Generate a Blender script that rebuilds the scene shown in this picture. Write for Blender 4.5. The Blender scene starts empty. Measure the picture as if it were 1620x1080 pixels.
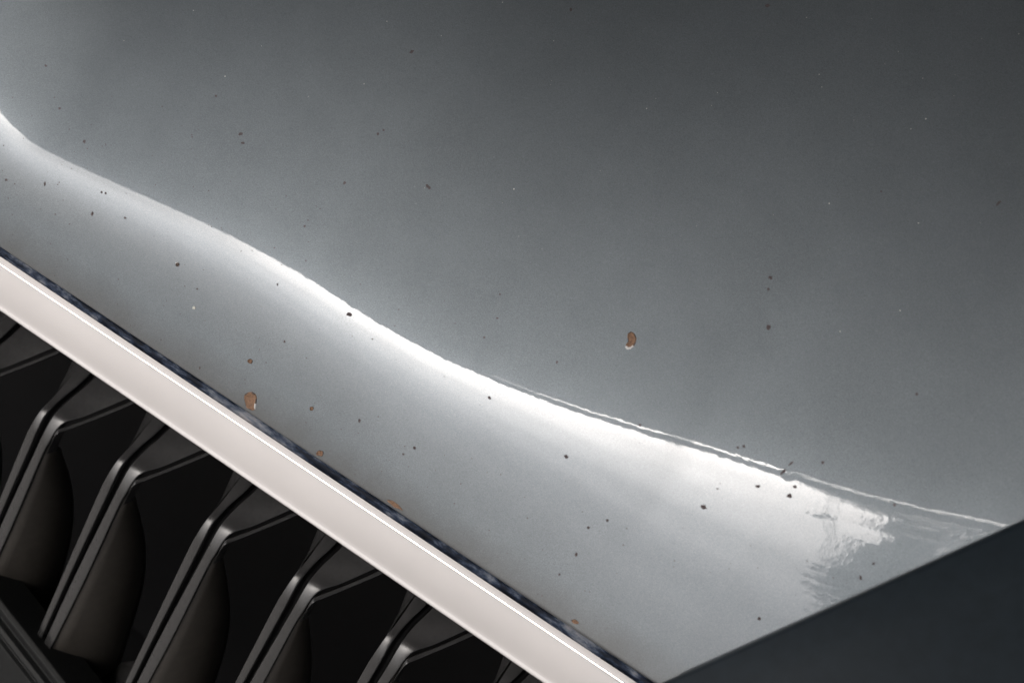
import bpy, bmesh, math, random
import numpy as np
from mathutils import Vector, Matrix
from mathutils.bvhtree import BVHTree

sc = bpy.context.scene
COL = sc.collection
rad = math.radians
# ------------------------------------------------------------------ camera
# car frame: X runs along the trim to the right, Y to the rear, Z up; the bonnet lip at mid picture is at LIP
LIP = Vector((0.0, 0.0, 0.80))
LENS, DIST = 50.0, 0.36
F = 1620 * LENS / 36.0                      # focal length in photograph pixels
d = Vector((-0.29, 0.68, -0.68)).normalized()
R0 = d.cross(Vector((0, 0, 1))).normalized()
U0 = R0.cross(d)
def ray(px, py):
    return (d * F + RT * (px - 810.0) - UP * (py - 540.0)).normalized()
roll = 0.3
for _ in range(12):                          # roll that gives the lip its slope in the picture
    RT = R0 * math.cos(roll) + U0 * math.sin(roll)
    UP = -R0 * math.sin(roll) + U0 * math.cos(roll)
    CAM = LIP - ray(520, 734) * DIST
    def pj(P):
        q = P - CAM; return 810 + F * q.dot(RT) / q.dot(d), 540 - F * q.dot(UP) / q.dot(d)
    (xa, ya), (xb, yb) = pj(LIP + Vector((-0.05, 0, 0))), pj(LIP + Vector((0.05, 0, 0)))
    roll += math.atan(0.6656) - math.atan((yb - ya) / (xb - xa))
cd = bpy.data.cameras.new('camera')
cam = bpy.data.objects.new('camera', cd); COL.objects.link(cam)
cam.matrix_world = Matrix(((RT.x, UP.x, -d.x, CAM.x), (RT.y, UP.y, -d.y, CAM.y), (RT.z, UP.z, -d.z, CAM.z), (0, 0, 0, 1)))
cd.lens = LENS; cd.sensor_width = 36.0
cd.clip_start = 0.01; cd.clip_end = 500.0
cd.dof.use_dof = True; cd.dof.focus_distance = 0.365; cd.dof.aperture_fstop = 16.0
sc.camera = cam

# ------------------------------------------------------------------ daylight
SUN_EL, SUN_AZ = rad(52.6), rad(206)          # azimuth from +Y towards +X
SKY_STRENGTH = 0.15
w = bpy.data.worlds.new('World'); sc.world = w; w.use_nodes = True
nt = w.node_tree; nt.nodes.clear()
sky = nt.nodes.new('ShaderNodeTexSky'); sky.sky_type = 'NISHITA'; sky.sun_disc = False
sky.sun_elevation = SUN_EL; sky.sun_rotation = SUN_AZ
sky.air_density = 0.6; sky.dust_density = 10.0; sky.ozone_density = 1.0
hs = nt.nodes.new('ShaderNodeHueSaturation'); hs.inputs['Saturation'].default_value = 0.45
bg = nt.nodes.new('ShaderNodeBackground'); bg.inputs['Strength'].default_value = SKY_STRENGTH
wo = nt.nodes.new('ShaderNodeOutputWorld')
tcw = nt.nodes.new('ShaderNodeTexCoord'); mpw = nt.nodes.new('ShaderNodeMapping'); mpw.inputs['Scale'].default_value = (1.0, 1.0, 3.5)
nzw = nt.nodes.new('ShaderNodeTexNoise'); nzw.inputs['Scale'].default_value = 2.2; nzw.inputs['Detail'].default_value = 5.0
mrw = nt.nodes.new('ShaderNodeMapRange'); mrw.inputs['From Min'].default_value = 0.3; mrw.inputs['From Max'].default_value = 0.7; mrw.inputs['To Min'].default_value = 0.78; mrw.inputs['To Max'].default_value = 1.22
mxw = nt.nodes.new('ShaderNodeMix'); mxw.data_type = 'RGBA'; mxw.blend_type = 'MULTIPLY'; mxw.inputs['Factor'].default_value = 1.0
nt.links.new(tcw.outputs['Generated'], mpw.inputs[0]); nt.links.new(mpw.outputs[0], nzw.inputs['Vector']); nt.links.new(nzw.outputs['Fac'], mrw.inputs[0])
nt.links.new(sky.outputs[0], hs.inputs['Color']); nt.links.new(hs.outputs[0], mxw.inputs[6]); nt.links.new(mrw.outputs[0], mxw.inputs[7]); nt.links.new(mxw.outputs[2], bg.inputs[0]); nt.links.new(bg.outputs[0], wo.inputs[0])

sd = bpy.data.lights.new('sun', 'SUN'); sd.energy = 2.0; sd.angle = rad(1.0); sd.color = (1.0, 0.95, 0.88)
sun = bpy.data.objects.new('sun', sd); COL.objects.link(sun)
sdir = Vector((math.sin(SUN_AZ) * math.cos(SUN_EL), math.cos(SUN_AZ) * math.cos(SUN_EL), math.sin(SUN_EL)))
sun.rotation_euler = sdir.to_track_quat('Z', 'Y').to_euler(); sun.location = (0, -3, 6)

sc.view_settings.view_transform = 'Standard'; sc.view_settings.look = 'None'
sc.view_settings.gamma = 1.0; sc.view_settings.use_curve_mapping = False
sc.view_settings.exposure = 1.12
sc.cycles.max_bounces = 8; sc.cycles.glossy_bounces = 6
sc.cycles.sample_clamp_indirect = 8.0

# ------------------------------------------------------------------ helpers
def empty(name, loc=(0, 0, 0)):
    o = bpy.data.objects.new(name, None); COL.objects.link(o); o.location = loc; o.empty_display_size = 0.05; return o

def link(name, me, mat=None, parent=None, smooth=True):
    """mesh in world coordinates; parents sit unrotated, so keep the place through the inverse"""
    o = bpy.data.objects.new(name, me); COL.objects.link(o)
    if mat is not None:
        for m in (mat if isinstance(mat, (list, tuple)) else [mat]): me.materials.append(m)
    if smooth:
        for p in me.polygons: p.use_smooth = True
    if parent is not None:
        o.parent = parent
        p0 = Vector((0, 0, 0)); q = parent
        while q is not None: p0 = p0 + Vector(q.location); q = q.parent
        o.matrix_parent_inverse = Matrix.Translation(-p0)
    return o

def pydata(name, verts, faces, mat=None, parent=None, smooth=True, midx=None):
    me = bpy.data.meshes.new(name)
    me.from_pydata([tuple(v) for v in verts], [], faces); me.update()
    bm = bmesh.new(); bm.from_mesh(me); bmesh.ops.recalc_face_normals(bm, faces=bm.faces); bm.to_mesh(me); bm.free()
    if midx is not None:
        for p, k in zip(me.polygons, midx): p.material_index = k
    return link(name, me, mat, parent, smooth)

def sweep(name, prof, x0, x1, n, mat, parent, closed=False, smooth=True):
    """(y, z) profile in the car frame extruded along X"""
    V, Fc = [], []
    m = len(prof)
    for i in range(n + 1):
        x = x0 + (x1 - x0) * i / n
        V += [(LIP.x + x, LIP.y + y, LIP.z + z) for y, z in prof]
    for i in range(n):
        for j in range(m if closed else m - 1):
            a = i * m + j; b = i * m + (j + 1) % m
            Fc.append((a, b, b + m, a + m))
    if closed: Fc += [tuple(range(m)), tuple(range(n * m, n * m + m))]
    o = pydata(name, V, Fc, mat, parent, smooth)
    return o

def project(P):
    """numpy (...,3) -> photograph pixels"""
    q = P - np.array(CAM)
    zz = q @ np.array(d)
    return 810 + F * (q @ np.array(RT)) / zz, 540 - F * (q @ np.array(UP)) / zz

def onto(px, py, p0, n):
    r = ray(px, py); n = Vector(n)
    t = (Vector(p0) - CAM).dot(n) / r.dot(n)
    return CAM + r * t

def catmull(pts, per):
    P = [Vector(p) for p in pts]; P = [2 * P[0] - P[1]] + P + [2 * P[-1] - P[-2]]
    out = []
    for i in range(1, len(P) - 2):
        for k in range(per):
            t = k / per; a, b, c, e = P[i - 1:i + 3]
            out.append(0.5 * ((2 * b) + (c - a) * t + (2 * a - 5 * b + 4 * c - e) * t * t + (3 * b - a - 3 * c + e) * t ** 3))
    out.append(P[-2]); return out

# ------------------------------------------------------------------ materials
def newmat(name):
    m = bpy.data.materials.new(name); m.use_nodes = True
    return m, m.node_tree, m.node_tree.nodes['Principled BSDF']
def N(nt, typ, **kw):
    n = nt.nodes.new(typ)
    for k, v in kw.items():
        if k in n.inputs.keys(): n.inputs[k].default_value = v
        else: setattr(n, k, v)
    return n
def coords(nt, space='Object'):
    return nt.nodes.new('ShaderNodeTexCoord').outputs[space]
def noise(nt, vec, scale, detail=2.0, rough=0.5):
    n = N(nt, 'ShaderNodeTexNoise', Scale=scale, Detail=detail, Roughness=rough)
    nt.links.new(vec, n.inputs['Vector']); return n.outputs['Fac']
def ramp(nt, fac, stops):
    r = nt.nodes.new('ShaderNodeValToRGB'); e = r.color_ramp.elements
    while len(e) < len(stops): e.new(0.5)
    for q, (p, c) in zip(e, stops):
        q.position = p; q.color = (*c, 1) if len(c) == 3 else c
    nt.links.new(fac, r.inputs[0]); return r.outputs[0]

def paint_material():
    m, nt, b = newmat('grey_metallic_paint')
    v = coords(nt)
    # metallic flake: fine colour and tilt variation
    fl = noise(nt, v, 5200.0, 3.0, 0.7)
    col = ramp(nt, fl, [(0.30, (0.086, 0.100, 0.110)), (0.5, (0.122, 0.138, 0.150)), (0.72, (0.175, 0.194, 0.209))])
    mo = N(nt, 'ShaderNodeMapRange'); mo.inputs['From Min'].default_value = 0.25; mo.inputs['From Max'].default_value = 0.75; mo.inputs['To Min'].default_value = 0.94; mo.inputs['To Max'].default_value = 1.06
    nt.links.new(noise(nt, v, 75.0, 5.0, 0.65), mo.inputs[0])
    mm = N(nt, 'ShaderNodeMix', data_type='RGBA', blend_type='MULTIPLY'); mm.inputs['Factor'].default_value = 1.0
    nt.links.new(col, mm.inputs[6]); nt.links.new(mo.outputs[0], mm.inputs[7]); col = mm.outputs[2]
    # road film gathered along the lip
    sp = nt.nodes.new('ShaderNodeSeparateXYZ'); nt.links.new(v, sp.inputs[0])
    dn = N(nt, 'ShaderNodeMath', operation='MULTIPLY_ADD'); nt.links.new(noise(nt, v, 90.0, 4.0, 0.6), dn.inputs[0]); dn.inputs[1].default_value = 0.004; nt.links.new(sp.outputs[1], dn.inputs[2])
    dr = N(nt, 'ShaderNodeMapRange'); dr.inputs['From Min'].default_value = 0.0015; dr.inputs['From Max'].default_value = 0.0065; dr.inputs['To Min'].default_value = 0.55; dr.inputs['To Max'].default_value = 0.0
    nt.links.new(dn.outputs[0], dr.inputs[0])
    mx = N(nt, 'ShaderNodeMix', data_type='RGBA'); nt.links.new(dr.outputs[0], mx.inputs['Factor']); nt.links.new(col, mx.inputs[6]); mx.inputs[7].default_value = (0.055, 0.048, 0.040, 1)
    col = mx.outputs[2]
    nt.links.new(col, b.inputs['Base Color'])
    b.inputs['Metallic'].default_value = 0.92
    b.inputs['Roughness'].default_value = 0.46
    bp = N(nt, 'ShaderNodeBump', Strength=0.10, Distance=0.0001); nt.links.new(noise(nt, v, 3500.0, 2.0), bp.inputs['Height'])
    nt.links.new(bp.outputs[0], b.inputs['Normal'])
    b.inputs['Coat Weight'].default_value = 1.0
    b.inputs['Coat Roughness'].default_value = 0.02
    b.inputs['Coat IOR'].default_value = 1.5
    peel = N(nt, 'ShaderNodeMath', operation='ADD')
    nt.links.new(noise(nt, v, 420.0, 2.0), peel.inputs[0])
    p2 = N(nt, 'ShaderNodeMath', operation='MULTIPLY'); nt.links.new(noise(nt, v, 1100.0, 2.0), p2.inputs[0]); p2.inputs[1].default_value = 0.28
    nt.links.new(p2.outputs[0], peel.inputs[1])
    cb = N(nt, 'ShaderNodeBump', Strength=0.18, Distance=0.00004); nt.links.new(peel.outputs[0], cb.inputs['Height'])
    nt.links.new(cb.outputs[0], b.inputs['Coat Normal'])
    return m
PAINT = paint_material()

def simple(name, col, rough, metal=0.0, var=0.0, scale=300.0, bump=0.0, coat=0.0):
    m, nt, b = newmat(name)
    v = coords(nt); f = noise(nt, v, scale, 4.0, 0.6)
    lo = tuple(max(0, c * (1 - var)) for c in col); hi = tuple(min(1, c * (1 + var)) for c in col)
    nt.links.new(ramp(nt, f, [(0.3, lo), (0.7, hi)]), b.inputs['Base Color'])
    b.inputs['Roughness'].default_value = rough; b.inputs['Metallic'].default_value = metal
    b.inputs['Coat Weight'].default_value = coat; b.inputs['Coat Roughness'].default_value = 0.03
    if bump:
        bp = N(nt, 'ShaderNodeBump', Strength=bump, Distance=0.0002); nt.links.new(noise(nt, v, scale * 6, 2.0), bp.inputs['Height'])
        nt.links.new(bp.outputs[0], b.inputs['Normal'])
    return m
TRIM = simple('satin_trim_metal', (0.93, 0.915, 0.91), 0.22, 1.0, 0.03, 40.0, 0.02)
SLAT = simple('satin_black_plastic', (0.0200, 0.0196, 0.0196), 0.25, 0.0, 0.12, 700.0, 0.06)
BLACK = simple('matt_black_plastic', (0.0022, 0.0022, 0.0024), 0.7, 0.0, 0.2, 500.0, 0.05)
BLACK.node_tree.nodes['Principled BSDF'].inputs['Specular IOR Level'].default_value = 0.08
BLADE = simple('matt_blade_plastic', (0.027, 0.0238, 0.0200), 0.45, 0.0, 0.15, 500.0, 0.05)
BLADE.node_tree.nodes['Principled BSDF'].inputs['Specular IOR Level'].default_value = 0.25
BAR = simple('bar_plastic', (0.010, 0.0105, 0.0105), 0.4, 0.0, 0.15, 500.0, 0.05)
BAR.node_tree.nodes['Principled BSDF'].inputs['Specular IOR Level'].default_value = 0.1
PANEL = simple('dark_gloss_panel', (0.009, 0.0132, 0.0168), 0.4, 0.0, 0.15, 300.0, 0.0, 0.0)
PANEL.node_tree.nodes['Principled BSDF'].inputs['Specular IOR Level'].default_value = 0.16
PRIMER = simple('orange_brown_primer', (0.17, 0.095, 0.055), 0.75, 0.0, 0.45, 1800.0, 0.6)
BARE = simple('dark_pit', (0.045, 0.031, 0.032), 0.7, 0.0, 0.3, 3000.0, 0.3)
BURN = simple('dark_torn_edge', (0.06, 0.04, 0.03), 0.7, 0.0, 0.4, 2500.0, 0.3)
RIM = simple('painted_rim_highlight', (0.52, 0.51, 0.50), 0.5, 0.0, 0.06, 3000.0, 0.1)  # bright crescent on chip rims: the highlight is put into the colour
DUST = simple('pale_dust', (0.45, 0.45, 0.41), 0.8, 0.0, 0.1, 3000.0)

# ------------------------------------------------------------------ bonnet surface
# reflected line (roof edge mirrored in the clear coat) in the photograph
LINE = [(-120, 60), (-60, 120), (0, 195), (40, 235), (100, 265), (200, 310), (300, 355), (400, 405), (500, 462), (600, 525), (700, 578),
        (800, 620), (900, 656), (1000, 687), (1100, 715), (1200, 746), (1300, 776), (1400, 803), (1520, 828), (1640, 850)]
ex, ey = 0.8325, 0.5541
def st(px, py):
    x, y = px, py - 388.0
    return x * ex + y * ey, x * ey - y * ex
LS, LT = zip(*[st(*p) for p in LINE])
gs = np.linspace(-500, 2000, 1251)
gl = np.interp(gs, LS, LT)
k = np.exp(-0.5 * (np.arange(-30, 31) / 10.0) ** 2); k /= k.sum()
gl = np.convolve(np.pad(gl, 30, 'edge'), k, 'valid')
RHO_STAR = 130.0
RU = [-1.0, -0.4, 0, 0.25, 0.5, 0.75, 1.0, 1.3, 1.6, 2.0, 2.6, 3.4, 4.5, 6.0, 9.0]
RR = [178, 177, 175, 172.5, 167, 152.5, 130.0, 124.5, 122, 119.3, 114, 105.5, 93, 81, 72]
gu = np.linspace(-1, 9, 1001); gr = np.interp(gu, RU, RR)
k2 = np.exp(-0.5 * (np.arange(-40, 41) / 12.0) ** 2); k2 /= k2.sum()
gr = np.convolve(np.pad(gr, 40, 'reflect', reflect_type='odd'), k2, 'valid')

XS = np.linspace(-0.26, 0.30, 281)
YMAX, DY = 0.40, 0.001
YS = np.arange(0, YMAX + DY / 2, DY)
ZG = np.zeros((len(YS), len(XS)))
z = np.zeros(len(XS)); nx = len(XS)
kx = np.exp(-0.5 * (np.arange(-8, 9) / 3.0) ** 2); kx /= kx.sum()
camA = np.array(CAM) - np.array(LIP)
for j, y in enumerate(YS):
    ZG[j] = z
    P = np.stack([XS, np.full(nx, y), z], 1)
    px, py = project(P + np.array(LIP))
    s_ = px * ex + (py - 388) * ey; t_ = px * ey - (py - 388) * ex
    u = np.clip(t_ / np.interp(s_, gs, gl), 0, 9)
    # the roll of the edge is tighter on the left, the flat of the bonnet comes sooner on the right
    hl = np.interp(s_, [0, 300, 700, 1100, 1500], [2.1, 1.95, 1.3, 0.8, 0.72]); gr_ = np.interp(s_, [600, 1000, 1500], [1.0, 1.1, 1.7])
    u = np.clip(np.where(u < 1, 1 - (1 - u) * hl, 1 + (u - 1) * gr_), -1, 9)
    rho = np.radians(np.interp(u, gu, gr))
    v = P - camA; v /= np.linalg.norm(v, axis=1)[:, None]
    p = np.gradient(z, XS)
    p = np.convolve(np.pad(p, 8, 'reflect', reflect_type='odd'), kx, 'valid')
    lo = np.full(nx, rad(0.5)); hi = np.full(nx, rad(85))
    for _ in range(26):
        a = 0.5 * (lo + hi); q = np.tan(a)
        n = np.stack([-p, -q, np.ones(nx)], 1); n /= np.linalg.norm(n, axis=1)[:, None]
        r = v - 2 * (v * n).sum(1)[:, None] * n
        ang = np.arctan2(r[:, 2], r[:, 1]); ang = np.where(ang < -1.0, ang + 2 * math.pi, ang)
        big = ang > rho
        hi = np.where(big, a, hi); lo = np.where(big, lo, a)
    z = z + np.tan(0.5 * (lo + hi)) * DY
    z = np.convolve(np.pad(z, 8, 'reflect', reflect_type='odd'), np.array([0]*7 + [0.02, 0.96, 0.02] + [0]*7), 'valid')

def zat(x, y):
    fi = np.clip((np.asarray(x) - XS[0]) / (XS[1] - XS[0]), 0, nx - 1.001); fj = np.clip(np.asarray(y) / DY, 0, len(YS) - 1.001)
    i = fi.astype(int); j = fj.astype(int); a = fi - i; b = fj - j
    return (ZG[j, i] * (1 - a) + ZG[j, i + 1] * a) * (1 - b) + (ZG[j + 1, i] * (1 - a) + ZG[j + 1, i + 1] * a) * b

# full sheet used to find points of the surface
vv = [(x, y, ZG[j, i]) for j, y in list(enumerate(YS))[::4] for i, x in list(enumerate(XS))[::4]]
ni = len(XS[::4]); nj = len(YS[::4])
BV = BVHTree.FromPolygons([Vector(q) + LIP for q in vv], [(j * ni + i, j * ni + i + 1, (j + 1) * ni + i + 1, (j + 1) * ni + i) for j in range(nj - 1) for i in range(ni - 1)])
def on_bonnet(px, py):
    """point and normal of the true surface under a photograph pixel"""
    r = ray(px, py); h = BV.ray_cast(CAM, r)
    if h[0] is None: return None, None
    p = h[0] - LIP
    x, y = p.x, p.y; e = 0.0015
    for _ in range(4):                      # settle on the fine surface along the ray
        zz = float(zat(x, y)); 
        gx = (float(zat(x + e, y)) - float(zat(x - e, y))) / (2 * e); gy = (float(zat(x, y + e)) - float(zat(x, max(0, y - e)))) / (e + min(e, y) if y < e else 2 * e)
        nn = Vector((-gx, -gy, 1)).normalized()
        t = (Vector((x, y, zz)) + LIP - CAM).dot(nn) / r.dot(nn); q = CAM + r * t - LIP
        x, y = q.x, q.y
    return Vector((x, y, float(zat(x, y)))) + LIP, nn

# shut line at the lower right, followed on the surface
SH = []
for i in range(60):
    px = 1015 + i * 14; py = 1080 - (px - 1041) * 0.4500
    p, n_ = on_bonnet(px, py)
    if p is not None: SH.append((p.x, p.y))
SH = np.array([q for q in SH if q[1] > 0.0008])
XC = SH[0][0]
def ystart(x):
    if x <= XC: return 0.0
    if x >= SH[-1][0]:
        g = (SH[-1][1] - SH[-8][1]) / (SH[-1][0] - SH[-8][0]); return SH[-1][1] + (x - SH[-1][0]) * g
    return float(np.interp(x, SH[:, 0], SH[:, 1]))
print('shut corner x', XC, SH[0], SH[-1], len(SH))

CAR = empty('car', (0.0, 0.0, 0.0))
CAR['label'] = 'grey metallic car front with stone-chipped bonnet edge, pale metal grille trim and black grille slats'
CAR['category'] = 'car'

def build_bonnet():
    xs = np.concatenate([np.linspace(-0.255, XC, 240), np.linspace(XC, 0.29, 90)[1:]])
    rows = 260
    V, nv = [], len(xs)
    ys0 = np.array([ystart(x) for x in xs])
    keep = ys0 < YMAX - 0.01; xs = xs[keep]; ys0 = ys0[keep]; nv = len(xs)
    ws = np.linspace(0, 1, rows) ** 1.35
    grid = []
    for wv in ws:
        y = ys0 + (YMAX - 0.002 - ys0) * wv
        grid.append(np.stack([xs, y, zat(xs, y)], 1))
    grid = np.array(grid)
    # rolled border: outward direction b in the surface, n the normal
    e = 0.002
    x, y = xs, ys0
    gx = (zat(x + e, y) - zat(x - e, y)) / (2 * e); gy = (zat(x, y + 2 * e) - zat(x, y)) / (2 * e)
    nrm = np.stack([-gx, -gy, np.ones(nv)], 1); nrm /= np.linalg.norm(nrm, axis=1)[:, None]
    tan = np.gradient(grid[0], axis=0); tan /= np.linalg.norm(tan, axis=1)[:, None]
    out = np.cross(tan, nrm); out /= np.linalg.norm(out, axis=1)[:, None]     # points away from the sheet
    out = np.where((out[:, 1] > 0)[:, None], -out, out)
    rr = np.where(xs <= XC, 0.0006, 0.0014)[:, None]
    border = []
    for th in (165, 150, 120, 90, 75, 60, 45, 30, 15):
        th = rad(th)
        ext = 0.0 if th < rad(91) else (th - rad(90)) * 0.004
        border.append(grid[0] + rr * math.sin(min(th, rad(90))) * out - rr * (1 - math.cos(min(th, rad(90)))) * nrm - ext * (nrm * 1.0 + out * 0.15))
    allr = np.concatenate([np.array(border), grid], 0)
    V = (allr.reshape(-1, 3) + np.array(LIP))
    R_ = allr.shape[0]
    Fc = [(j * nv + i, j * nv + i + 1, (j + 1) * nv + i + 1, (j + 1) * nv + i) for j in range(R_ - 1) for i in range(nv - 1)]
    return pydata('bonnet', V, Fc, PAINT, CAR)
BONNET = build_bonnet()

# ------------------------------------------------------------------ dark panel beyond the shut line
def build_panel():
    pts = []
    for i in range(40):
        px = 1000 + i * 19; py = 1080 - (px - 1041) * 0.4500
        p, n_ = on_bonnet(px, py)
        if p is None or p.y < 0.0005:
            p = Vector((XC, 0.0, 0)) + LIP + Vector((px - 1041, 0, 0)) * 0.0
            continue
        pts.append(p)
    t0 = (pts[1] - pts[0]).normalized()
    pts = [pts[0] - t0 * (0.012 * (3 - i)) for i in range(3)] + pts
    V = []
    sd_ = Vector((0.80, -0.60, 0.06)).normalized()
    upn = t0.cross(sd_).normalized()
    if upn.z < 0: upn = -upn
    prof_ = [(-0.0002, -0.012)] + [(0.0026 * (1 - math.cos(rad(q))) - 0.0002, -0.0022 + 0.0036 * math.sin(rad(q))) for q in range(0, 91, 10)] + [(f, 0.0014 - f * 0.03) for f in (0.012, 0.03, 0.06, 0.10, 0.16)]
    m = len(prof_)
    for p in pts: V += [p + sd_ * a_ + upn * h_ for a_, h_ in prof_]
    Fc = [(i * m + kk, i * m + kk + 1, (i + 1) * m + kk + 1, (i + 1) * m + kk) for i in range(len(pts) - 1) for kk in range(m - 1)]
    o = pydata('corner_panel', V, Fc, PANEL, CAR)
    sol = o.modifiers.new('thick', 'SOLIDIFY'); sol.thickness = 0.003; sol.offset = -1
    return o
PANEL_O = build_panel()
PANEL_O['label'] = 'dark panel beyond the bonnet corner'

# ------------------------------------------------------------------ lip seal and metal trim
def perp(y, z):
    px, py = project(np.array([[0.02 + LIP.x, y + LIP.y, z + LIP.z]])); a, b = st(px[0], py[0]); return b
def walk(p, ang, tpx):
    """from profile point p go down/forward along slope ang until the picture distance below the lip is tpx"""
    dy, dz = -math.cos(rad(ang)), -math.sin(rad(ang)); lo, hi = 0.0, 0.06
    for _ in range(40):
        mid = 0.5 * (lo + hi)
        if -perp(p[0] + dy * mid, p[1] + dz * mid) < tpx: lo = mid
        else: hi = mid
    return (p[0] + dy * lo, p[1] + dz * lo)

t0 = -perp(0, 0); print('lip perp', t0)
a0 = (0.0030, -0.0030)                      # back corner under the lip
# seal: dark mottled band just below the lip
s1 = (0.0006, -0.0016); s2 = walk(s1, 52, 14.5)
def seal_material():
    m, nt, b = newmat('mottled_blue_black_seal')
    v = coords(nt); mp = N(nt, 'ShaderNodeMapping'); mp.inputs['Scale'].default_value = (0.35, 1, 1); nt.links.new(v, mp.inputs[0])
    f1 = noise(nt, mp.outputs[0], 700.0, 6.0, 0.72); f2 = noise(nt, mp.outputs[0], 130.0, 3.0, 0.6)
    ad = N(nt, 'ShaderNodeMix'); ad.inputs['Factor'].default_value = 0.5; nt.links.new(f1, ad.inputs[2]); nt.links.new(f2, ad.inputs[3]); f = ad.outputs[0]
    nt.links.new(ramp(nt, f, [(0.36, (0.001, 0.002, 0.004)), (0.44, (0.005, 0.008, 0.016)), (0.49, (0.025, 0.036, 0.060)), (0.55, (0.11, 0.122, 0.145)), (0.63, (0.20, 0.20, 0.21))]), b.inputs['Base Color'])
    b.inputs['Roughness'].default_value = 0.5; b.inputs['Specular IOR Level'].default_value = 0.08
    bp = N(nt, 'ShaderNodeBump', Strength=0.6, Distance=0.0003); nt.links.new(f, bp.inputs['Height']); nt.links.new(bp.outputs[0], b.inputs['Normal'])
    return m
SEAL = seal_material()
sl = [(s1[0] + 0.004, s1[1] + 0.0005), s1, ((s1[0] + s2[0]) / 2 - 0.0002, (s1[1] + s2[1]) / 2 + 0.0002), s2, (s2[0] + 0.0012, s2[1] - 0.0006), (s2[0] + 0.006, s2[1] - 0.0012)]
sweep('lip_seal', sl, -0.26, XC + 0.004, 40, SEAL, CAR)

def arc_pts(c, r, a0, a1, n):
    return [(c[0] + r * math.cos(rad(a0 + (a1 - a0) * i / n)), c[1] + r * math.sin(rad(a0 + (a1 - a0) * i / n))) for i in range(n + 1)]

tr0 = walk(s2, 50, 16.2)
p1 = walk(tr0, 74, 28.5)                    # upper chamfer down to the bright bead
p2 = walk(p1, 77, 86.5)                     # broad front face
p2b = walk(p2, 70, 88.8); p3 = walk(p2b, 60, 92.0)
def rot(p, q, k_, h):
    """point at fraction k_ of p->q pushed out by h along the outward normal (forward/up)"""
    vy, vz = q[0] - p[0], q[1] - p[1]; l = math.hypot(vy, vz); ny, nz = vz / l, -vy / l
    if nz < 0 and ny > 0: ny, nz = -ny, -nz
    return (p[0] + vy * k_ + ny * h, p[1] + vz * k_ + nz * h)
prof = []
back_top = (tr0[0] + 0.006, tr0[1] - 0.0012)
prof += [back_top, (tr0[0] + 0.0012, tr0[1] - 0.0003), tr0]
for f in (0.15, 0.3, 0.5, 0.7, 0.85): prof.append(rot(tr0, p1, f, -0.00006 * math.sin(math.pi * f)))
# bead: a small convex roll, r about 0.35 mm
rb = 0.0006
c = (p1[0] + rb * 0.70, p1[1] - rb * 0.30)
prof += [(c[0] + rb * math.cos(rad(t)), c[1] + rb * math.sin(rad(t))) for t in (112, 122, 132, 142, 152, 162, 170)]
for f in (0.03, 0.08, 0.2, 0.35, 0.5, 0.65, 0.8, 0.92): prof.append(rot(p1, p2, f, 0.00025 * math.sin(math.pi * f)))
prof += [p2, p2b]
rl = 0.0011
c3 = (p3[0] + rl * math.cos(rad(25)), p3[1] - rl * math.sin(rad(25)))
prof += [(c3[0] + rl * math.cos(rad(t)), c3[1] + rl * math.sin(rad(t))) for t in (155, 163, 172, 186, 200, 215, 230, 250, 270)]
pb = prof[-1]
prof += [(pb[0] + 0.003, pb[1] + 0.0004), (pb[0] + 0.012, pb[1] + 0.004), (back_top[0] + 0.006, back_top[1] - 0.002)]
TRIM_O = sweep('grille_trim', prof, -0.26, 0.20, 60, TRIM, CAR, closed=True)
es = TRIM_O.modifiers.new('edges', 'EDGE_SPLIT'); es.split_angle = rad(24)
TRIM_O.data.polygons[-1].use_smooth = False; TRIM_O.data.polygons[-2].use_smooth = False

# ------------------------------------------------------------------ grille slats
LEAN = 66.0                                  # front plane of the slats
lean_dir = Vector((0, math.cos(rad(LEAN)), math.sin(rad(LEAN))))
nF = Vector((0, -math.sin(rad(LEAN)), math.cos(rad(LEAN))))
FP = LIP + Vector((0, pb[0] + 0.006, pb[1] + 0.002))     # a point of that plane, behind the trim's lower edge
KINK = onto(196, 742, FP, nF)
UA = 24.0                                    # slope of the facet above the kink
nU = Vector((0, -math.sin(rad(UA)), math.cos(rad(UA))))
def low(px, py): return onto(px, py, FP, nF)
def upp(px, py): return onto(px, py, KINK, nU)
STEP = (low(335, 832) - low(200, 744)).x
print('slat step', STEP, 'kink', KINK)

def strip_solid(name, L, Rr, depth_dir, depth, mat, parent, bevel=0.0003):
    """front face between two matching polylines, pushed back by depth"""
    n = len(L); V = list(L) + list(Rr) + [p + depth_dir * depth for p in L] + [p + depth_dir * depth for p in Rr]
    Fc = []
    for i in range(n - 1):
        Fc += [(i, i + 1, n + i + 1, n + i), (2 * n + i, 3 * n + i, 3 * n + i + 1, 2 * n + i + 1),
               (i, 2 * n + i, 2 * n + i + 1, i + 1), (n + i, n + i + 1, 3 * n + i + 1, 3 * n + i)]
    Fc += [(0, n, 3 * n, 2 * n), (n - 1, 3 * n - 1, 4 * n - 1, 2 * n - 1)]
    o = pydata(name, V, Fc, mat, parent)
    if bevel:
        b = o.modifiers.new('bevel', 'BEVEL'); b.width = bevel; b.segments = 3; b.limit_method = 'ANGLE'; b.angle_limit = rad(40); b.harden_normals = False
    return o

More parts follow.
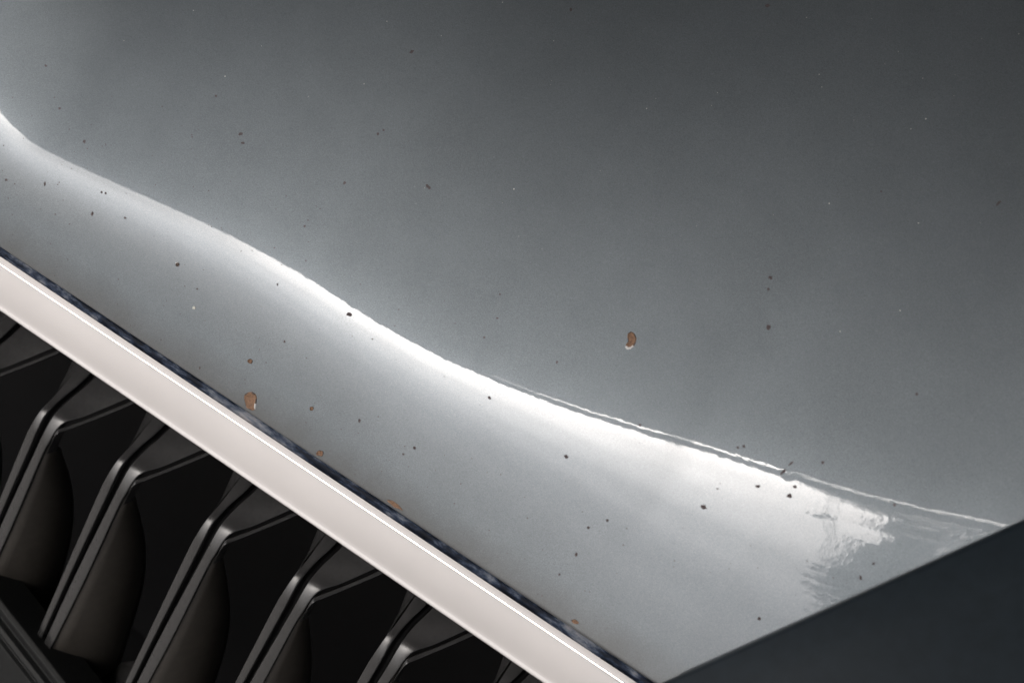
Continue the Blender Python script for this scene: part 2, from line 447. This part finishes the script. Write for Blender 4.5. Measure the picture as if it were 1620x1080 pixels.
def make_slat(k_):
    back = Vector((0.0, 0.92, -0.38)).normalized()
    root = empty('grille_slat', tuple(KINK)); root.parent = CAR
    # left rib
    ll = [low(48, 1050), low(108, 912), low(165, 783), low(179, 754)] + [upp(196, 727), upp(217, 704), upp(246, 668), upp(282, 624)]
    lr = [low(57, 1050), low(118, 915), low(177, 790), low(191, 760)] + [upp(207, 732), upp(232, 706), upp(261, 681), upp(300, 640)]
    strip_solid('rib', catmull(ll, 5), catmull(lr, 5), back, 0.012, SLAT, root)
    # right rib, flaring into the facet above the kink
    rl_ = [low(64, 1050), low(126, 916), low(186, 795), low(199, 769)] + [upp(216, 738), upp(239, 712), upp(269, 686), upp(305, 650)]
    rr_ = [low(78, 1050), low(144, 918), low(196, 806), low(209, 782)] + [upp(232, 750), upp(268, 737), upp(318, 716), upp(372, 692)]
    strip_solid('rib', catmull(rl_, 5), catmull(rr_, 5), back, 0.003, SLAT, root)
    # groove floor between the ribs
    g = back * 0.0022
    strip_solid('groove', [p + g for p in catmull(lr, 5)], [p + g for p in catmull(rl_, 5)], back, 0.004, BLACK, root, 0)
    # flat flank to the left of the upper rib
    fl = [low(183, 746), upp(208, 700), upp(226, 662), upp(246, 615)]
    fr = [low(184, 745), upp(210, 707), upp(244, 667), upp(281, 622)]
    fl = [p + back * 0.004 for p in fl]; fr = [p + back * 0.0012 for p in fr]
    strip_solid('flank', fl, fr, back, 0.006, SLAT, root, 0.0001)
    # edge step under the facet (thin second line)
    e0 = [low(208, 786)] + [upp(219, 762), upp(232, 756), upp(270, 742), upp(318, 722), upp(372, 698)]
    e1 = [low(202, 800)] + [upp(217, 770), upp(236, 761), upp(272, 747), upp(319, 728), upp(372, 704)]
    strip_solid('edge_step', [p + back * 0.0012 for p in catmull(e0, 4)], [p + back * 0.0012 for p in catmull(e1, 4)], back, 0.004, SLAT, root, 0.0002)
    # deep side blade with a curved rear edge
    nB = nF; BP = FP + back * 0.022
    def deep(px, py): return onto(px, py, BP, nB)
    fe = [low(69, 1062), low(109, 985), low(142, 918), low(176, 842), low(194, 806), low(208, 778)]
    be = [deep(196, 1062), deep(208, 1018), deep(233, 933), deep(239, 872), deep(230, 818), deep(209, 777)]
    fe = [p + back * 0.0014 for p in catmull(fe, 5)]; be = catmull(be, 5)
    rows = []
    for t in np.linspace(0, 1, 9):
        bulge = math.sin(math.pi * t) * 0.003
        rows.append([a * (1 - t) + b_ * t + Vector((bulge, 0, 0)) for a, b_ in zip(fe, be)])
    n = len(fe); V = [p for r_ in rows for p in r_]
    Fc = [(i * n + j, i * n + j + 1, (i + 1) * n + j + 1, (i + 1) * n + j) for i in range(8) for j in range(n - 1)]
    o = pydata('blade', V, Fc, BLADE, root)
    so = o.modifiers.new('thick', 'SOLIDIFY'); so.thickness = 0.0012; so.offset = 0
    # shelf tile between this slat and the next
    sh = [deep(95, 1049), deep(240, 1044), low(200, 1140), low(40, 1140)]
    Vs = [p + Vector((0, 0, 0)) for p in sh] + [p + Vector((0, 0.002, -0.004)) for p in sh]
    pydata('shelf', Vs, [(0, 1, 2, 3), (7, 6, 5, 4), (0, 4, 5, 1), (1, 5, 6, 2), (2, 6, 7, 3), (3, 7, 4, 0)], SLAT, root, smooth=False)
    return root
S0 = make_slat(0)
S0_AT = Vector(S0.location)
S0.location = S0_AT + Vector((STEP * -0.07, 0, 0)) - lean_dir * 0.0017
for k_ in (-3.98, -2.98, -2.0, -1.02, 0.99, 1.97, 2.96, 3.97):
    r_ = S0.copy(); COL.objects.link(r_); r_.location = S0_AT + Vector((STEP * k_, 0, 0)) + lean_dir * (0.0011 * k_ - 0.0017); r_.parent = CAR
    for ch in S0.children:
        c_ = ch.copy(); COL.objects.link(c_); c_.parent = r_; c_.matrix_parent_inverse = ch.matrix_parent_inverse.copy()

# black void behind the slats
def build_backing():
    y0, y1, z0, z1 = FP.y + 0.05, FP.y + 0.10, FP.z - 0.22, FP.z + 0.008
    o = [(-0.45, y0, z0), (0.45, y0, z0), (0.45, y0 + 0.03, z1), (-0.45, y0 + 0.03, z1)]
    f = [(-0.45, FP.y - 0.06, z0), (0.45, FP.y - 0.06, z0), (0.45, FP.y + 0.012, z1), (-0.45, FP.y + 0.012, z1)]
    b_ = [(x, y + 0.02, zz) for x, y, zz in o]
    V = o + f + b_
    pydata('grille_backing', V, [(0, 1, 2, 3), (0, 4, 5, 1), (2, 6, 7, 3), (0, 3, 7, 4), (1, 5, 6, 2), (8, 11, 10, 9), (3, 2, 10, 11), (0, 8, 9, 1)], BLACK, CAR, smooth=False)
build_backing()

# ridged bar crossing the lower left corner
def build_bar():
    BPt = FP + nF * 0.004
    def bq(px, py): return onto(px, py, BPt, nF)
    t = (bq(100, 1085) - bq(0, 958)).normalized(); side = t.cross(nF).normalized()
    if side.dot(RT) > 0: side = -side
    base = bq(50, 1020)
    pr = [(-0.0005, -0.012), (-0.0005, -0.001), (0.0008, 0.0), (0.0030, -0.0008), (0.0036, -0.0016), (0.0046, -0.0016), (0.0052, 0.0), (0.0066, 0.0006), (0.0074, -0.0006),
          (0.0088, -0.0012), (0.0096, 0.0), (0.016, 0.0012), (0.026, 0.0014), (0.034, 0.0), (0.036, -0.012)]
    V = []
    for L_ in (-0.07, 0.12):
        V += [base + t * L_ + side * a_ + nF * h_ for a_, h_ in pr]
    m = len(pr)
    o = pydata('grille_bar', V, [(j, j + 1, m + j + 1, m + j) for j in range(m - 1)] + [tuple(range(m)), tuple(range(m, 2 * m))], BAR, CAR, smooth=False)
    b = o.modifiers.new('bevel', 'BEVEL'); b.width = 0.0003; b.segments = 2; b.limit_method = 'ANGLE'; b.angle_limit = rad(20)
    return o
build_bar()

# ------------------------------------------------------------------ stone chips
random.seed(4)
def chip(px_outline, mats, lift=0.00022, rim_from=None, name='paint_chip', parent=None, label=None):
    """missing paint: raised torn rim, sunken floor, in rings around the outline"""
    pts = []
    for x, y in px_outline:
        p, n = on_bonnet(x, y)
        for q in range(30):
            if p is not None: break
            x += 0.3; y -= 0.6; p, n = on_bonnet(x, y)
        if p is None: return None
        pts.append((p, n))
    cen = sum((p for p, _ in pts), Vector()) / len(pts); nn = sum((n for _, n in pts), Vector()).normalized()
    m = len(pts); V, Fc, mi = [], [], []
    for s_, h in ((1.0, 0.000004), (0.93, lift), (0.84, lift * 0.9), (0.72, 0.00002), (0.36, 0.00003)):
        V += [cen + (p - cen) * s_ + nn * h for p, n in pts]
    V.append(cen + nn * 0.00003)
    for r_ in range(4):
        for i in range(m):
            j = (i + 1) % m
            Fc.append((r_ * m + i, r_ * m + j, (r_ + 1) * m + j, (r_ + 1) * m + i))
            mid = (Vector(px_outline[i]) + Vector(px_outline[j])) / 2
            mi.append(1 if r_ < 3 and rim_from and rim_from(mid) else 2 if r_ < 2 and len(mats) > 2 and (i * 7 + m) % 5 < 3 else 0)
    for i in range(m): Fc.append((4 * m + i, 4 * m + (i + 1) % m, 5 * m)); mi.append(0)
    o = pydata(name, V, Fc, mats, parent or BONNET, True, mi)
    if label: o['label'] = label
    return o
def blob(cx, cy, wx, hy, ang=0.0, n=11, j=0.18):
    out = []
    for i in range(n):
        t = 2 * math.pi * i / n; r_ = 1 + random.uniform(-j, j)
        x, y = wx / 2 * r_ * math.cos(t), hy / 2 * r_ * math.sin(t); ca, sa = math.cos(rad(ang)), math.sin(rad(ang))
        out.append((cx + x * ca - y * sa, cy + x * sa + y * ca))
    return out
z9 = lambda x, y: (900 + x / 9.0, 480 + y / 9.0)
z7 = lambda x, y: (300 + x / 6.75, 560 + y / 6.75)
chip([z9(*q) for q in ((840, 420), (885, 398), (935, 428), (966, 490), (950, 560), (925, 612), (880, 648), (830, 655), (800, 622), (815, 580), (850, 545), (832, 480))],
     [PRIMER, RIM, BURN], rim_from=lambda c: c.y > 548.5, label='large orange-brown chip with a highlight painted on its lower edge')
chip([z7(*q) for q in ((585, 430), (620, 408), (668, 400), (705, 425), (720, 470), (712, 530), (702, 590), (668, 604), (630, 590), (603, 566), (592, 520), (580, 475))],
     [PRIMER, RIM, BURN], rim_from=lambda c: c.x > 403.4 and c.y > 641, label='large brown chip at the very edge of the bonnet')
chip(blob(396, 571.5, 8, 8), [PRIMER, RIM, BURN]); chip(blob(493.5, 646, 6, 7), [PRIMER, RIM, BURN]); chip(blob(506, 716.5, 11, 10), [PRIMER, RIM, BURN])
chip(blob(625, 798, 28, 7, 34, 13), [PRIMER, RIM, BURN], lift=0.00004, label='long orange scrape along the bonnet edge')
chip(blob(910, 983, 13, 7, 25), [PRIMER, RIM, BURN], lift=0.00004)
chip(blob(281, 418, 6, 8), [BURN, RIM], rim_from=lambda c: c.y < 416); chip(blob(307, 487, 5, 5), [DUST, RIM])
DARK = [(553, 497, 8, 7, 0), (774, 629, 6, 6, 0), (1199, 769, 9, 6, 0), (1249.5, 783.5, 9, 7, 0), (1257, 769.5, 6, 6, 0), (1239, 746, 12, 4.5, -45),
        (1251, 733, 10, 3, -42), (1219, 439, 5.5, 5.5, 0), (1216, 457.5, 5, 4.5, 0), (1216, 517.5, 6, 9, 0), (1450, 623.5, 5, 5, 0), (380.5, 212, 7, 5.5, 0),
        (384, 226.5, 5.5, 4.5, 0), (651.5, 82, 7, 5, -30), (903, 15.5, 5, 5, 0), (1580, 321, 10, 4, -45), (1214, 9, 7, 5, 0), (133.5, 224, 5, 6, 0), (145.5, 338.5, 5, 7, 0),
        (1113.5, 802, 9, 6, 20), (1201, 978, 5, 5, 0), (1361.5, 913, 5, 7, 0), (1415, 798, 4, 6, 0), (896, 722.5, 6, 6, 0), (931, 834, 5, 5, 0), (961, 823, 5, 5, 0),
        (911.5, 876.5, 4, 6, 0), (885, 908, 4, 4, 0), (545, 289.5, 4, 6, 0), (676, 294, 5, 5, 0), (679, 297, 5, 4, 20), (598, 212, 3.5, 4, 0), (607, 206, 4, 3, 0), (568.5, 665, 4, 5, 0),
        (656, 708.5, 6, 5, 30), (638, 718, 3.5, 3.5, 0), (341.5, 152, 3.5, 4, 0), (71, 291, 4, 7, 0), (1167, 707.5, 5, 4, 0), (1177, 705.5, 5, 5, 0), (1135, 773, 4, 3, 0), (450, 540, 3, 4, 0),
        (482, 358, 4, 3.5, 0), (312, 457, 4, 3, 0), (791, 465.5, 3, 4, 0), (766, 533.5, 4, 4, 0), (787, 503, 4, 3, 0), (881, 572.5, 4, 5, 0), (1013, 672, 4, 5, 0), (198, 345, 3.5, 4, 0), (10, 284.5, 4, 5, 0),
        (161, 304, 3, 4, 0), (167, 306, 3, 4, 0), (72, 104, 4, 4, 0), (94, 171.5, 4, 4, 0), (1394, 303, 3, 3, 0), (1382, 891, 5, 4, -20), (1302, 731, 5, 5, 0), (316, 582, 3, 5, 0), (439, 450, 3, 4, 0)]
for x, y, a_, b_, g_ in DARK:
    chip(blob(x, y, a_ * random.uniform(0.9, 1.1), b_ * random.uniform(0.9, 1.1), g_, 9, 0.3), [BARE, RIM], lift=0.00005)

def specks(name, lst, mat):
    V, Fc = [], []
    for x, y, s_ in lst:
        p, n = on_bonnet(x, y)
        if p is None: continue
        t = n.orthogonal().normalized(); b_ = n.cross(t); r_ = s_ * (0.34 if mat is DUST else 0.48) * (p - CAM).length / F; o0 = len(V); m = 6
        a0_ = random.random() * 6
        V += [p + n * 0.000006 + (t * math.cos(a0_ + 6.283 * i / m) + b_ * math.sin(a0_ + 6.283 * i / m)) * r_ * random.uniform(0.7, 1.3) for i in range(m)]
        V.append(p + n * min(0.00012, r_ * 0.6))
        Fc += [(o0 + i, o0 + (i + 1) % m, o0 + m) for i in range(m)]
    o = pydata(name, V, Fc, mat, BONNET); o['kind'] = 'stuff'; return o
WHITE = [(612, 34, 2.6), (698, 57, 2), (876, 65, 2), (1296, 118, 2.6), (1465, 188, 3.4), (1312, 322, 3.6), (1441, 204, 2.4), (1453, 353, 3.2), (813, 299, 3.4), (1023, 172, 3), (306, 17, 2.6), (414, 73, 2), (356, 121, 3.2),
         (576, 133, 2.2), (1276, 28, 2.4), (1135, 147, 2.2), (1460, 124, 2), (1421, 82, 2), (1329, 524, 3), (1424, 491, 3), (1300, 138, 2), (795, 4, 2.4), (488, 153, 1.8), (196, 65, 2), (1612, 54, 2.4)]
fine = []
while len(fine) < 200:
    x = random.uniform(0, 1500); y = random.uniform(150, 1000); s_, t_ = st(x, y)
    if 6 < t_ < 330 and random.random() < (1.0 if x < 520 else 0.45): fine.append((x, y, random.choice((1.4, 1.7, 2.0, 2.4))))
specks('dark_specks', fine, BARE)
specks('pale_specks', WHITE + [(random.uniform(560, 1600), random.uniform(10, 400), 1.3) for _ in range(25)], DUST)

# ------------------------------------------------------------------ surroundings mirrored in the paint
def plain(name, col, rough, scale, var):
    return simple(name, col, rough, 0.0, var, scale, 0.2)
g = pydata('ground', [(-60, -60, 0), (60, -60, 0), (60, 60, 0), (-60, 60, 0)], [(0, 1, 2, 3)], plain('pale_paving', (0.156, 0.152, 0.151), 0.85, 2.0, 0.12), None, False)
g['kind'] = 'structure'
H = 1.80; FWD = H / math.tan(rad(180 - RHO_STAR))
ROOFM = plain('dark_roof_boards', (0.035, 0.035, 0.036), 0.8, 6.0, 0.3)
def box(name, x0, x1, y0, y1, z0, z1, mat, parent=None):
    V = [(x, y, zz) for zz in (z0, z1) for y in (y0, y1) for x in (x0, x1)]
    return pydata(name, V, [(0, 1, 3, 2), (4, 6, 7, 5), (0, 4, 5, 1), (2, 3, 7, 6), (0, 2, 6, 4), (1, 5, 7, 3)], mat, parent, False)
can = empty('canopy', (0, -0.5, 2.6)); can['label'] = 'dark flat canopy roof over the car, mirrored in the upper bonnet'; can['category'] = 'canopy roof'
box('roof_slab', -4.5, 3.5, -FWD, 6.0, LIP.z + H, LIP.z + H + 0.14, ROOFM, can)

# gutter: a slim board hung in front of the roof edge, drifting away from it to the right
def edge_y(rho): return -H / math.tan(rad(180 - rho))
V = []
for x, ra, rb_ in ((-4.5, 129.6, 130.2), (-1.15, 129.9, 130.5), (-0.6, 130.75, 131.75), (0.6, 131.7, 132.9), (3.5, 132.6, 134.6)):
    for zz in (0.0, 0.03):
        for r_ in (ra, rb_): V.append((x, edge_y(r_) - (0.004 if x < -1 else 0), LIP.z + H + zz))
Fc = []
for i in range(4):
    a = i * 4; b_ = a + 4
    Fc += [(a, a + 1, b_ + 1, b_), (a + 2, b_ + 2, b_ + 3, a + 3), (a, b_, b_ + 2, a + 2), (a + 1, a + 3, b_ + 3, b_ + 1)]
Fc += [(0, 2, 3, 1), (16, 17, 19, 18)]
pydata('gutter', V, Fc, ROOFM, can, False)

# ------------------------------------------------------------------ tree on the right front, mirrored at the corner of the bonnet
def simple_leaf():
    m, nt, b = newmat('leaf_green')
    nt.links.new(ramp(nt, noise(nt, coords(nt), 3.0, 3.0), [(0.3, (0.03, 0.055, 0.02)), (0.7, (0.07, 0.10, 0.035))]), b.inputs['Base Color'])
    b.inputs['Roughness'].default_value = 0.55; return m
def build_tree():
    random.seed(11)
    root = empty('tree', (1.6, -4.3, 0.0)); root['label'] = 'leafy green tree before the car, mirrored as a jagged patch near the bonnet corner'; root['category'] = 'tree'
    bark = plain('bark', (0.10, 0.075, 0.055), 0.9, 20.0, 0.4)
    V, Fc = [], []
    def tube(pts, r0, r1, n=7):
        o0 = len(V)
        for i, p in enumerate(pts):
            t = (pts[min(i + 1, len(pts) - 1)] - pts[max(i - 1, 0)]).normalized(); a_ = t.orthogonal().normalized(); b_ = t.cross(a_); r_ = r0 + (r1 - r0) * i / (len(pts) - 1)
            V.extend([p + (a_ * math.cos(6.283 * k / n) + b_ * math.sin(6.283 * k / n)) * r_ for k in range(n)])
        for i in range(len(pts) - 1):
            for k in range(n): Fc.append((o0 + i * n + k, o0 + i * n + (k + 1) % n, o0 + (i + 1) * n + (k + 1) % n, o0 + (i + 1) * n + k))
    B = Vector((1.6, -4.3, 0))
    tube([B, B + Vector((-0.05, 0, 1.2)), B + Vector((0.05, 0.05, 2.6)), B + Vector((0, 0, 4.2)), B + Vector((0.1, 0, 5.6))], 0.16, 0.05)
    for q in range(9):
        a_ = q * 2.4; z0 = 2.4 + q * 0.32
        tube([B + Vector((0, 0, z0)), B + Vector((math.cos(a_) * 0.7, math.sin(a_) * 0.7, z0 + 0.5)), B + Vector((math.cos(a_) * 1.5, math.sin(a_) * 1.5, z0 + 0.8))], 0.05, 0.015)
    pydata('trunk', V, Fc, bark, root)
    V, Fc = [], []
    tube([Vector((0.6, -4.15, 3.0)), Vector((0.12, -4.05, 3.15)), Vector((-0.17, -4.0, 3.35)), Vector((-0.32, -4.0, 3.98)), Vector((-0.58, -4.0, 4.76)), Vector((-0.76, -4.0, 5.4))], 0.009, 0.005, 6)
    pydata('streak_branch', V, Fc, bark, root)  # unseen branch added so its reflection draws a thin streak on the bonnet
    lv, lf = [], []
    edge = [(.40, 2.86), (.10, 2.92), (-.05, 2.97), (-.12, 3.19), (-.15, 3.44), (-.24, 3.88), (-.28, 4.11), (-.27, 4.14), (-.235, 4.10), (-.27, 4.20), (-.30, 4.36), (-.29, 4.46), (-.38, 4.53), (-.41, 4.65), (-.44, 4.80), (-.48, 4.95), (-.62, 5.12), (-.98, 5.4)]
    rest = [(-.6, 6.2), (-.1, 6.3), (.3, 6.75), (1.1, 6.7), (1.6, 7.0), (2.3, 6.5), (3.0, 6.1), (2.9, 5.4), (3.3, 4.7), (2.9, 3.9), (3.0, 3.3), (2.3, 2.9), (1.7, 2.55), (0.9, 2.75), (0.6, 2.75)]
    poly = edge + rest
    def inside(x, y):
        c_ = False; j = len(poly) - 1
        for i in range(len(poly)):
            (xi, yi), (xj, yj) = poly[i], poly[j]
            if (yi > y) != (yj > y) and x < (xj - xi) * (y - yi) / (yj - yi) + xi: c_ = not c_
            j = i
        return c_
    def left_edge(zz): return float(np.interp(zz, [2.6, 2.8, 2.96, 3.19, 3.44, 3.88, 4.11, 4.40, 4.53, 4.65, 4.80, 4.95, 5.12, 5.4], [.04, .02, -.06, -.12, -.15, -.24, -.27, -.29, -.38, -.41, -.44, -.48, -.62, -.98]))
    def leaf(p, sz):
        t = Vector((random.gauss(0, 1), random.gauss(0, 1), random.gauss(0, 1))).normalized(); u_ = t.orthogonal().normalized() * sz * 0.55; t = t * sz
        o0 = len(lv); lv.extend([p - t, p + u_, p + t, p - u_]); lf.append((o0, o0 + 1, o0 + 2, o0 + 3))
    n_ = 0
    while n_ < 12000:                       # the side towards the car, fine leaves
        zz = random.uniform(2.6, 5.6); x = left_edge(zz) + random.random() ** 1.5 * 0.6 - 0.04
        if inside(x, zz): leaf(Vector((x, -4.0 - random.random() * 0.35 * min(1.0, (x - left_edge(zz)) * 6 + 0.15), zz)), 0.016); n_ += 1
    clumps = [(random.uniform(0, 3.1), random.uniform(2.7, 6.8), random.uniform(-0.9, 0.9), random.uniform(0.2, 0.5)) for q in range(90)]
    for x, zz, yy, r_ in clumps:
        for q in range(int(420 * r_)):
            dx, dz = random.gauss(0, r_ * 0.6), random.gauss(0, r_ * 0.6)
            if inside(x + dx, zz + dz): leaf(Vector((x + dx, -4.5 + yy + random.gauss(0, r_ * 0.5), zz + dz)), 0.06)
    for q in range(9000):
        x, zz = random.uniform(-0.3, 3.1), random.uniform(2.7, 6.7)
        if inside(x, zz) and x > left_edge(min(zz, 5.6)) + 0.12: leaf(Vector((x, -4.5 + random.uniform(-0.5, 0.5), zz)), 0.07)
    pydata('crown', lv, lf, simple_leaf(), root, False)
build_tree()
